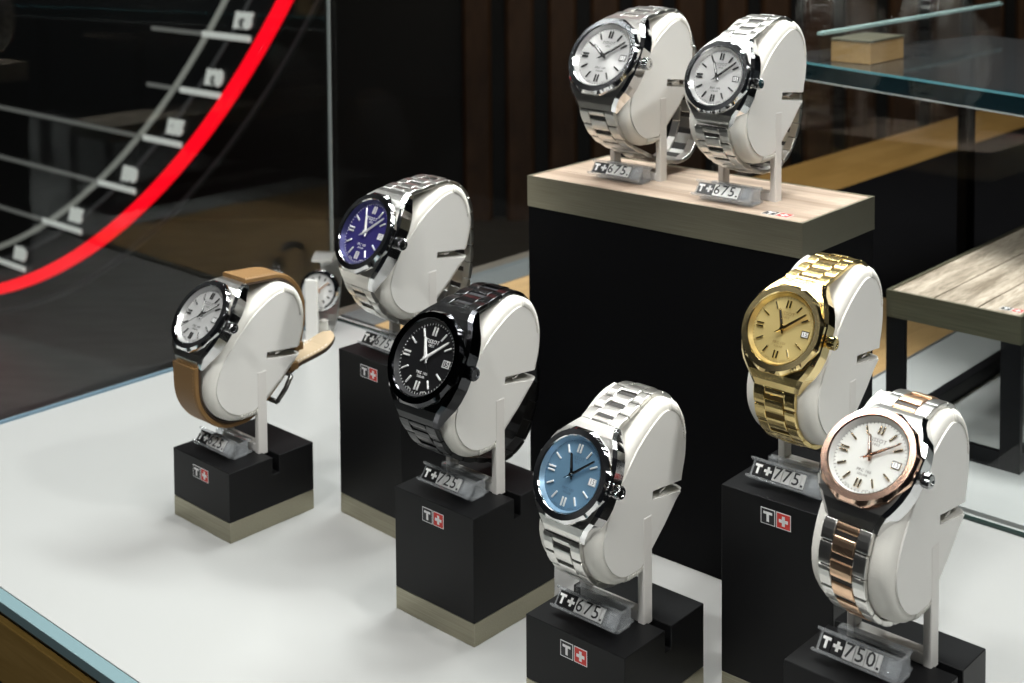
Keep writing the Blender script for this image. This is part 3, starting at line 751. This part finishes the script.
# low table riser with planks and black steel frame
O = (-1.02, 2.7, 0)
tb = thing('display_table', 'small plank topped display table on a black steel frame beyond the rear glass, right edge', 'display table', caseM(*O))
r0, r1, d0, d1 = -1.145, -.900, 2.25, 3.25
k = .006
rim = MB(); q = U * 1000
for a, b_, c, d in ((r0, r1, d0, d0 + k), (r0, r1, d1 - k, d1), (r0, r0 + k, d0 + k, d1 - k), (r1 - k, r1, d0 + k, d1 - k)):
    rim.box(((a - O[0]) * q, (c - O[1]) * q, .222 * q), ((b_ - O[0]) * q, (d - O[1]) * q, .27 * q))
rim.obj('metal_band', M['bronzedark'], tb)
cbox('tray', r0 + k, r1 - k, d0 + k, d1 - k, .223, .255, M['bronzedark'], tb, 0, O)
rs = [r0 + k, r0 + .085, r0 + .165, r1 - k]
for a, b_ in zip(rs, rs[1:]): cbox('oak_plank', a + .0012, b_ - .0012, d0 + k, d1 - k, .24, .2685, M['woodtop2'], tb, .3, O)
logo(tb, mmT((-.93 - O[0]) * q, (2.285 - O[1]) * q, .2685 * q), 6)
fw = .035
for a, c in ((r0, d0), (r1 - fw, d0), (r0, d1 - .012), (r1 - fw, d1 - .012)):
    cbox('leg', a, a + fw, c, c + .012, .0, .2215, M['frame'], tb, .2, O)
for a, b_, c, d in ((r0 + fw, r1 - fw, d0, d0 + .012), (r0 + fw, r1 - fw, d1 - .012, d1), (r0, r0 + fw * .6, d0 + .012, d1 - .012), (r1 - fw * .6, r1, d0 + .012, d1 - .012)):
    cbox('floor_bar', a, b_, c, d, .0, .03, M['frame'], tb, .2, O)
# glass shelf with a thick dark teal edge, on two slim posts
ang = math.atan2(2.5360 - 2.7038, -1.01466 + 1.5693)
O = (-1.10, 2.75, .012)
sh = thing('glass_shelf', 'raised glass shelf with thick teal edge crossing the upper right background', 'glass shelf', caseM(-1.5693, 2.7038, .012) @ Matrix.Rotation(ang, 4, 'Z'))
def sbox(name, a, b_, m, bevel=0): return MB().box([v_ * q for v_ in a], [v_ * q for v_ in b_]).obj(name, m, sh, None, bevel)
sbox('shelf_front', (-.15, 0, .546), (1.3, .02, .588), M['glassedgedark'], .2)
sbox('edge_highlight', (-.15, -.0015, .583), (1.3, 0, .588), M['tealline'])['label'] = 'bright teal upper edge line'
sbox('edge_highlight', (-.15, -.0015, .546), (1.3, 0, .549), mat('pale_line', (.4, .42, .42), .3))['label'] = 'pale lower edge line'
sbox('shelf_pane', (-.15, .0205, .560), (1.3, .75, .588), mat('smoked_glass', (.02, .022, .024), .2, coat=.3), .2)
for x, y in ((-.10, .6), (1.2, .6), (1.2, .1)): sbox('shelf_post', (x, y, 0), (x + .03, y + .03, .56), M['plinthblack'])
O = (-1.5, 2.9, .6)
gp = thing('glass_partition', 'upright clear glass partition with pale teal top edge standing on the glass shelf', 'glass partition', caseM(*O))
cbox('pane', -1.553, -1.545, 2.72, 3.70, .6, .660, M['glass'], gp, 0, O)
cbox('top_edge', -1.556, -1.542, 2.72, 3.70, .660, .667, mat('pale_teal_edge', (.30, .42, .40), .3), gp, 0, O)
rz = thing('oak_reflection', 'golden oak block standing in for wood reflected in the glass partition', 'reflection stand-in', caseM(-1.485, 2.82, .6))  # block added in place of a wood reflection in the glass
MB().box((-16, -26, 0), (16, 26, 16)).obj('reflection_block', M['ledge'], rz, None, .6); MB().box((-16.5, -26.5, 16), (16.5, 26.5, 17.5)).obj('reflection_top', M['bronzedark'], rz, None, .3)

# ================================================================== GAUGE DISC ON THE LEFT
GD = 5.4; kk = GD / 3.6                     # scaled about the camera height
gc = case(-8.6 * kk, GD, 1 + (3.80 - 1) * kk)
GM = Matrix.Translation(gc) @ CM @ Matrix.Rotation(pi / 2, 4, 'X')     # local XY = disc plane, Z toward viewer
gauge = thing('gauge_disc', 'huge black gauge disc with glowing red ring, white scale bars and numerals, upper left', 'gauge sign', GM)
q = U * 1000 * kk
g = MB(); g.lathe([(.0001, -40), (5.19 * q, -40), (5.19 * q, -2), (.0001, -2)], seg=256, smooth=False); g.obj('disc_panel', mat('gauge_black', (.010, .010, .010), .35), gauge)
def ring_at(name, cx, cy, r, w_, z0_, z1_, m):
    g = MB(); g.lathe([((r - w_ / 2) * q, z0_), ((r + w_ / 2) * q, z0_), ((r + w_ / 2) * q, z1_), ((r - w_ / 2) * q, z1_)], seg=256, smooth=False, closed_prof=True)
    return g.obj(name, m, gauge, mmT(cx * q, cy * q, 0))
ring_at('neon_ring', .002, -.03, 5.185, .056, -6, 10, mat('red_neon', (.5, .0, .01), .4, emit=(1, .002, .012), estr=1.3))
ring_at('outer_rim', 0.03, .0, 5.33, .02, -14, -4, mat('dark_rim', (.04, .04, .04), .4))
scm = mat('scale_white', (.42, .43, .40), .5, emit=(.8, .82, .76), estr=.5)
scd = mat('scale_grey', (.2, .2, .19), .5, emit=(.8, .82, .74), estr=.085)
ring_at('scale_arc', -.1166, -.148, 4.89, .028, -2, 2, mat('arc_grey', (.3, .3, .27), .5, emit=(.8, .82, .72), estr=.16))
ring_at('faint_arc', -.05, -.05, 5.03, .02, -2, 1, mat('arc_faint', (.05, .05, .05), .5, emit=(.8, .8, .8), estr=.02))
CX, CY = -8.6, 3.80
for (xr, z, xs, txt) in ((-4.80, .345, -5.15, '185'), (-5.02, .077, -5.33, '180'), (-5.33, -.18, -5.64, '175'), (-5.72, -.452, -6.05, '170'), (-6.22, -.73, -6.6, '165'), (-6.80, -1.03, -7.3, '160')):
    g = MB(); g.box(((xs - CX) * q, (z - CY - .014) * q, -2), ((xr - CX) * q, (z - CY + .014) * q, 3)); g.obj('scale_bar', scm, gauge, None, 2)
    x0 = {'185': -5.55, '180': -5.6}.get(txt, xs - 1.6)
    g = MB(); g.box(((x0 - CX) * q, (z - CY - .009) * q, -2), ((xs - CX) * q, (z - CY + .009) * q, 2)); g.obj('scale_bar', scd, gauge)
    link('scale_numeral', text_mesh(txt, .058 * q, 2, [scm], shear=.35, offset=5), gauge, mmT((xr - .06 - CX) * q, (z + .075 - CY) * q, 1))
